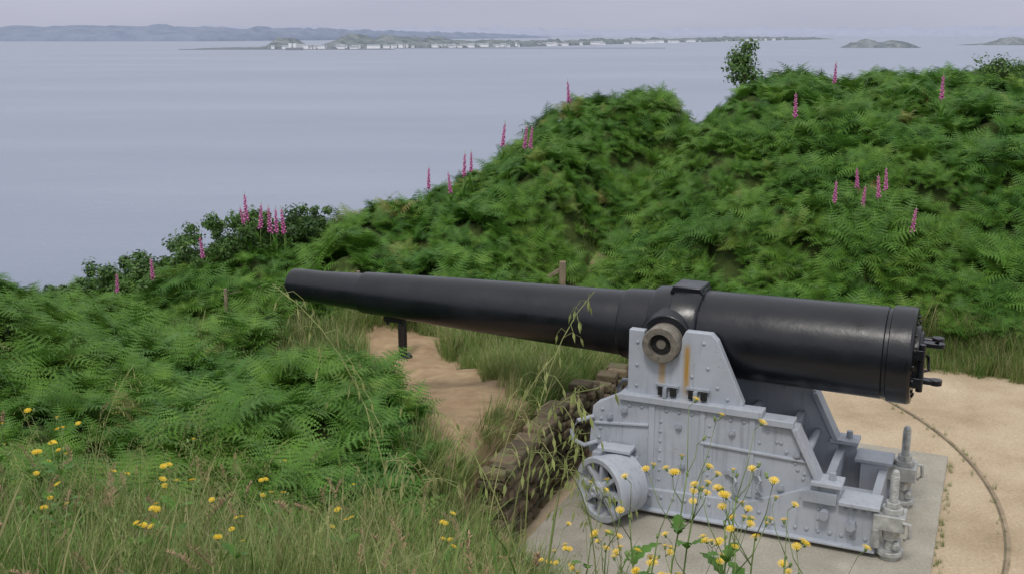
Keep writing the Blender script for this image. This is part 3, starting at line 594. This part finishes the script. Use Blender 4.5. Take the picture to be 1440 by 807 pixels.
# carriage
ar=[(.185*math.cos(t),1.8+.185*math.sin(t)) for t in [math.pi+i*math.pi/14 for i in range(15)]]
cheek=[(-.34,1.2),(-.34,1.9)]+[(-.185,1.9)]+ar+[(.185,1.86),(.22,1.94),(.47,1.94),(.53,1.88),(.80,1.30),(.80,1.2)]
body=[(-.72,.60),(-.68,1.08),(-.64,1.12),(-.40,1.245),(.96,1.255),(1.0,1.20),(1.27,1.20),(1.31,1.17),(1.54,.69),(1.56,.66),(1.56,.12),(-.42,.12),(-.50,.52)]
rail=[(-.42,.10),(-.42,.30),(.9,.36),(1.45,.60),(1.50,.68),(1.74,.68),(1.74,.54),(2.08,.54),(2.08,.10)]
for sd,nm in((-1,'left'),(1,'right')):
    def Yp(a,b_): return (min(sd*a,sd*b_),max(sd*a,sd*b_))
    mb=MB();mb.prism(cheek,*Yp(.46,.555));mb.obj('cheek_'+nm,[M_grey],cn,bevel=.008)
    mb=MB();mb.prism(body,*Yp(.50,.60))
    mb.prism([(-.40,1.20),(-.40,1.262),(1.0,1.272),(1.0,1.20)],*Yp(.47,.645))
    mb.prism([(1.0,1.16),(1.0,1.222),(1.29,1.222),(1.29,1.16)],*Yp(.47,.66))
    mb.prism([(-.66,.90),(-.66,.925),(-.1,.98),(-.1,.955)],*Yp(.55,.625))
    mb.prism([(.42,.86),(.42,.885),(1.42,.86),(1.42,.835)],*Yp(.55,.625))
    mb.prism([(-.1,.28),(-.1,1.19),(-.04,1.19),(-.04,.28)],*Yp(.55,.615))
    mb.prism([(.40,.34),(.40,1.19),(.455,1.19),(.455,.34)],*Yp(.55,.615))
    mb.prism([(.88,.40),(.88,1.19),(.935,1.19),(.935,.40)],*Yp(.55,.615))
    mb.prism([(1.27,1.16),(1.325,1.16),(1.57,.68),(1.515,.68)],*Yp(.46,.66))
    mb.obj('carriage_side_'+nm,[M_grey],cn,bevel=.006)
    mb=MB();mb.prism(rail,*Yp(.585,.64))
    mb.prism([(-.42,.10),(-.42,.125),(2.08,.125),(2.08,.10)],*Yp(.48,.70));mb.prism([(1.48,.66),(1.48,.70),(1.76,.70),(1.76,.66)],*Yp(.46,.70))
    mb.prism([(1.74,.52),(1.74,.556),(2.10,.556),(2.10,.52)],*Yp(.40,.72))
    mb.box(1.80,2.06,*Yp(.42,.60),.10,.52)
    mb.obj('slide_rail_'+nm,[M_grey],cn,bevel=.006)
    mb=MB();mb.box(-.3,2.0,*Yp(.46,.62),.052,.10);mb.obj('timber_baulk_'+nm,[M_wood],cn)
    mb=MB();f=sd*.60;D=(0,sd,0)
    def rv(x,z,y=f,rad=.02): mb.dome((x,y,z),D,rad,rad*.75)
    for i in range(10): rv(-.30+i*.125,1.14,f,.02)
    for i in range(5): rv(-.62+.01*i,.66+i*.1,f,.02)
    for i in range(7): rv(.02+0*i,.42+i*.1,f,.017);rv(.50,.45+i*.1,f,.017)
    for i in range(6): rv(.98,.46+i*.1,f,.017)
    for i in range(5): rv(1.05+i*.09,1.08-i*.09,f,.018);rv(1.18+.055*i,.99-i*.08,f,.02)
    for i in range(12): rv(-.3+i*.12,.24+i*.004,sd*.64,.022)
    for i in range(9): rv(1.15+i*.105,.20,sd*.64,.022)
    for i in range(5): rv(1.50+i*.0+.06,.62-i*.1,sd*.64,.018)
    for i in range(4): rv(1.8+i*.08,.46,sd*.64,.02)
    for x_,z_ in((-.25,1.34),(-.25,1.55),(-.25,1.78),(.4,1.84),(.45,1.6),(.55,1.42),(.65,1.32),(.15,1.34),(.3,1.5)): rv(x_,z_,sd*.555,.02)
    for x_,z_ in((-.5,1.0),(-.35,1.08),(.2,1.0),(.72,1.02),(.7,.62),(.25,.6),(-.25,.7),(1.2,.55),(1.33,.9),(-.5,.72)):
        mb.cyl((x_,f,z_),(x_,f+sd*.03,z_),.034,.034,6);mb.cyl((x_,f+sd*.03,z_),(x_,f+sd*.045,z_),.016,.016,8)
    mb.obj('rivets_'+nm,[M_grey2],cn)
    mb=MB()
    for x_ in(-.02,.10,.28,.40): mb.box(x_,x_+.055,*Yp(.556,.602),1.29,1.37)  # solid black blocks paint the darkness of slots; cheek is not cut
    mb.obj('cheek_slot_shade_'+nm,[M_hole_shade],cn)
    mb=MB()
    for x_ in(-.03,.27): mb.box(x_-.02,x_+.21,*Yp(.55,.59),1.375,1.395);mb.box(x_+.065,x_+.10,*Yp(.55,.63),1.272,1.375)
    mb.tube([(-.66,sd*.62,.98),(-.80,sd*.70,.94),(-.86,sd*.72,.84),(-.84,sd*.72,.74),(-.74,sd*.68,.68),(-.62,sd*.62,.72)],.024,8)
    for hx,hz in((.98,.55),(.75,.5)):
        mb.tube([(hx,sd*.63,hz+.12),(hx+.05,sd*.68,hz+.06),(hx+.01,sd*.70,hz),(hx+.06,sd*.68,hz-.08),(hx,sd*.63,hz-.12)],.015,8);mb.cyl((hx,sd*.6,hz+.13),(hx,sd*.66,hz+.13),.035,.035,12)
    for bx in(1.50,1.66): mb.cyl((bx,sd*.58,.70),(bx,sd*.58,.77),.035,.03,12)
    mb.cyl((1.62,sd*.66,.40),(1.62,sd*.74,.40),.045,.045,16);mb.cyl((1.86,sd*.64,.33),(1.86,sd*.72,.33),.05,.05,6)
    mb.box(1.42,1.72,*Yp(.64,.70),.50,.60)
    mb.obj('hooks_and_fittings_'+nm,[M_grey2],cn,smooth=40)
    mb=MB();jx=2.20;jy=sd*.60
    mb.box(2.05,2.32,*Yp(.47,.73),.36,.50);mb.cyl((jx,jy,.10),(jx,jy,.14),.12,.12,24);mb.cyl((jx,jy,.14),(jx,jy,.30),.05,.05,16);mb.cyl((jx,jy,.05),(jx,jy,.10),.09,.09,16)
    mb.cyl((jx,jy,.24),(jx,jy,.36),.075,.10,6);mb.cyl((jx,jy,.50),(jx,jy,.55),.10,.09,20);mb.cyl((jx,jy,.55),(jx,jy,.60),.07,.07,6)
    z_=.60;pr=[]
    while z_<.84: pr+=[(z_,.036),(z_+.006,.043),(z_+.012,.036)];z_+=.014
    pr+=[(z_,.036),(z_+.03,.034),(z_+.05,.02),(z_+.05,0)];mb.lathe(pr,(jx,jy,0),(0,0,1),16)
    mb.cyl((jx+.06,jy-.1,.2),(jx+.06,jy+.1,.2),.03,.03,10);mb.cyl((2.08,sd*.70,.18),(2.08,sd*.70,.36),.04,.04,12)
    mb.tube([(2.30,sd*.73,.46),(2.36,sd*.74,.46),(2.37,sd*.74,.34),(2.32,sd*.73,.30)],.018,8)
    mb.obj('levelling_jack_'+nm,[plain('galvanised_'+nm,(.42,.43,.42),.45,.3,.35,14)],cn,smooth=35,bevel=.004)
    # roller wheel with rim, web, spokes and hub
    mb=MB();ang=math.radians(27);wd=Vector((-math.sin(ang),sd*math.cos(ang),0));wc=Vector((-.38,sd*.86,.38));R=.328
    mb.lathe([(-.20,0),(-.20,R-.06),(-.20,R-.03),(-.19,R-.02),(.10,R-.02),(.105,R),(.165,R),(.175,R-.01),(.175,R-.055),(.165,R-.062),(.09,R-.07),(.07,.10),(.07,.0)],wc,wd,56)
    mb.lathe([(.0,.095),(.16,.092),(.19,.08),(.20,.055),(.25,.05),(.25,.025),(.235,.022),(.235,0)],wc,wd,24)
    a_=wd.orthogonal().normalized();b2=wd.cross(a_)
    for k in range(8):
        t=k*math.pi/4;u=a_*math.cos(t)+b2*math.sin(t);w_=a_*-math.sin(t)+b2*math.cos(t)
        mb.obox(wc+wd*.115+u*.175,u*.095,w_*.018,wd*.045)
    mb.obj('roller_wheel_'+nm,[M_grey],cn,smooth=35,bevel=.003)
    mb=MB()
    for k in range(8):
        t=k*math.pi/4+math.pi/8;u=a_*math.cos(t)+b2*math.sin(t);mb.cyl(wc+u*.185+wd*.07,wc+u*.185+wd*.088,.045,.045,14)  # solid black discs paint the dark of openings; web is not pierced
    mb.obj('wheel_opening_shade_'+nm,[M_hole_shade],cn)
    mb=MB();mb.prism([(-.66,.30),(-.66,.62),(-.2,.62),(-.12,.30)],*Yp(.56,.66));mb.cyl(wc-wd*.3,wc+wd*.05,.05,.05,16);mb.box(-.56,-.22,*Yp(.62,.80),.70,.735);mb.obj('wheel_bracket_'+nm,[M_grey],cn,bevel=.006)
mb=MB()
mb.box(-.60,-.52,-.50,.50,.55,1.05);mb.box(.1,.2,-.5,.5,.3,1.2);mb.box(1.15,1.22,-.5,.5,.25,.95);mb.box(-.3,1.5,-.5,.5,.30,.34);mb.box(1.55,1.63,-.5,.5,.2,.6);mb.box(1.98,2.06,-.42,.42,.14,.48);mb.box(1.5,2.0,-.14,.14,.3,.36)
mb.cyl((.75,-.5,.95),(.75,.5,.95),.05,.05,16);mb.cyl((1.35,-.5,.75),(1.35,.5,.75),.04,.04,16)
mb.obj('cross_members',[M_grey2],cn,bevel=.006)
# posts
def gz(x,y): return float(H(x,y)[0])
mb=MB();mb.cyl((0,0,-.1),(0,0,.80),.065,.065,16);mb.cyl((0,0,.0),(0,0,.03),.14,.12,16);mb.cyl((0,0,.80),(0,0,.84),.085,.07,16);o=mb.obj('iron_post',[M_iron],smooth=35);o.location=(-1.6,15.0,gz(-1.6,15.0))
mb=MB();mb.box(-.06,.06,-.05,.05,-.2,.75);mb.prism([(-.5,.28),(-.5,.36),(-.06,.62),(-.06,.54)],-.03,.02);mb.box(-.55,-.47,-.04,.04,-.1,.40);o=mb.obj('wooden_post',[M_wood],bevel=.008);o.location=(.95,19.6,gz(.95,19.6)+.1)
mb=MB();
for i,(x,y) in enumerate([(-3.75,17.6),(-4.7,17.0),(-2.6,17.6)]): mb.cyl((x,y,gz(x,y)-.1),(x,y,gz(x,y)+.75),.035,.03,8)
mb.tube([(-4.7,17,gz(-4.7,17)+.66),(-3.75,17.6,gz(-3.75,17.6)+.7),(-2.6,17.6,gz(-2.6,17.6)+.7)],.004,4)
mb.obj('wire_fence',[M_wood])
# ------------------------------------------------------------------ sky, sun, camera
SE,SAZ=math.radians(58),math.radians(200)
w=bpy.data.worlds.new('World');scene.world=w;w.use_nodes=True;nt=w.node_tree;bg=nt.nodes['Background'];out=nt.nodes['World Output']
sky=N(nt,'ShaderNodeTexSky');sky.sky_type='NISHITA';sky.sun_disc=False;sky.sun_elevation=SE;sky.sun_rotation=SAZ;sky.dust_density=4
nt.links.new(sky.outputs[0],bg.inputs[0]);bg.inputs[1].default_value=.1
tc=N(nt,'ShaderNodeTexCoord');sp=N(nt,'ShaderNodeSeparateXYZ');nt.links.new(tc.outputs['Generated'],sp.inputs[0])
mp=N(nt,'ShaderNodeMapping');mp.inputs['Scale'].default_value=(1.2,1.2,9);nt.links.new(tc.outputs['Generated'],mp.inputs[0]);cn_=noise_tex(nt,2.2,5,mp.outputs[0],.5)
ov=ramp(nt,sp.outputs[2],[(0,(.50,.52,.64)),(.06,(.56,.58,.71)),(.35,(.80,.82,.89)),(1,(1,1,1))])
cr=ramp(nt,cn_.outputs[0],[(.3,(.93,.93,.94)),(.7,(1.05,1.04,1.03))]);cc=mixc(nt,1.,ov.outputs[0],cr.outputs[0],'MULTIPLY')
bg2=N(nt,'ShaderNodeBackground');nt.links.new(cc,bg2.inputs[0]);bg2.inputs[1].default_value=1.0
mx=N(nt,'ShaderNodeMixShader');mx.inputs[0].default_value=.88;nt.links.new(bg.outputs[0],mx.inputs[1]);nt.links.new(bg2.outputs[0],mx.inputs[2]);nt.links.new(mx.outputs[0],out.inputs[0])
ld=bpy.data.lights.new('sun','SUN');ld.energy=1.5;ld.angle=math.radians(12);ld.color=(1,.96,.9);lo=bpy.data.objects.new('sun',ld);COL.objects.link(lo)
sd=Vector((math.sin(SAZ)*math.cos(SE),math.cos(SAZ)*math.cos(SE),math.sin(SE)));lo.rotation_euler=sd.to_track_quat('Z','Y').to_euler()
cam=bpy.data.cameras.new('camera');cam.lens=37.5;cam.sensor_width=36;cam.clip_start=.05;cam.clip_end=60000
co=bpy.data.objects.new('camera',cam);COL.objects.link(co);co.location=(0,0,4.7);co.rotation_euler=(math.radians(90-13.44),0,0);scene.camera=co
scene.view_settings.view_transform='Standard';scene.view_settings.look='None';scene.view_settings.exposure=0
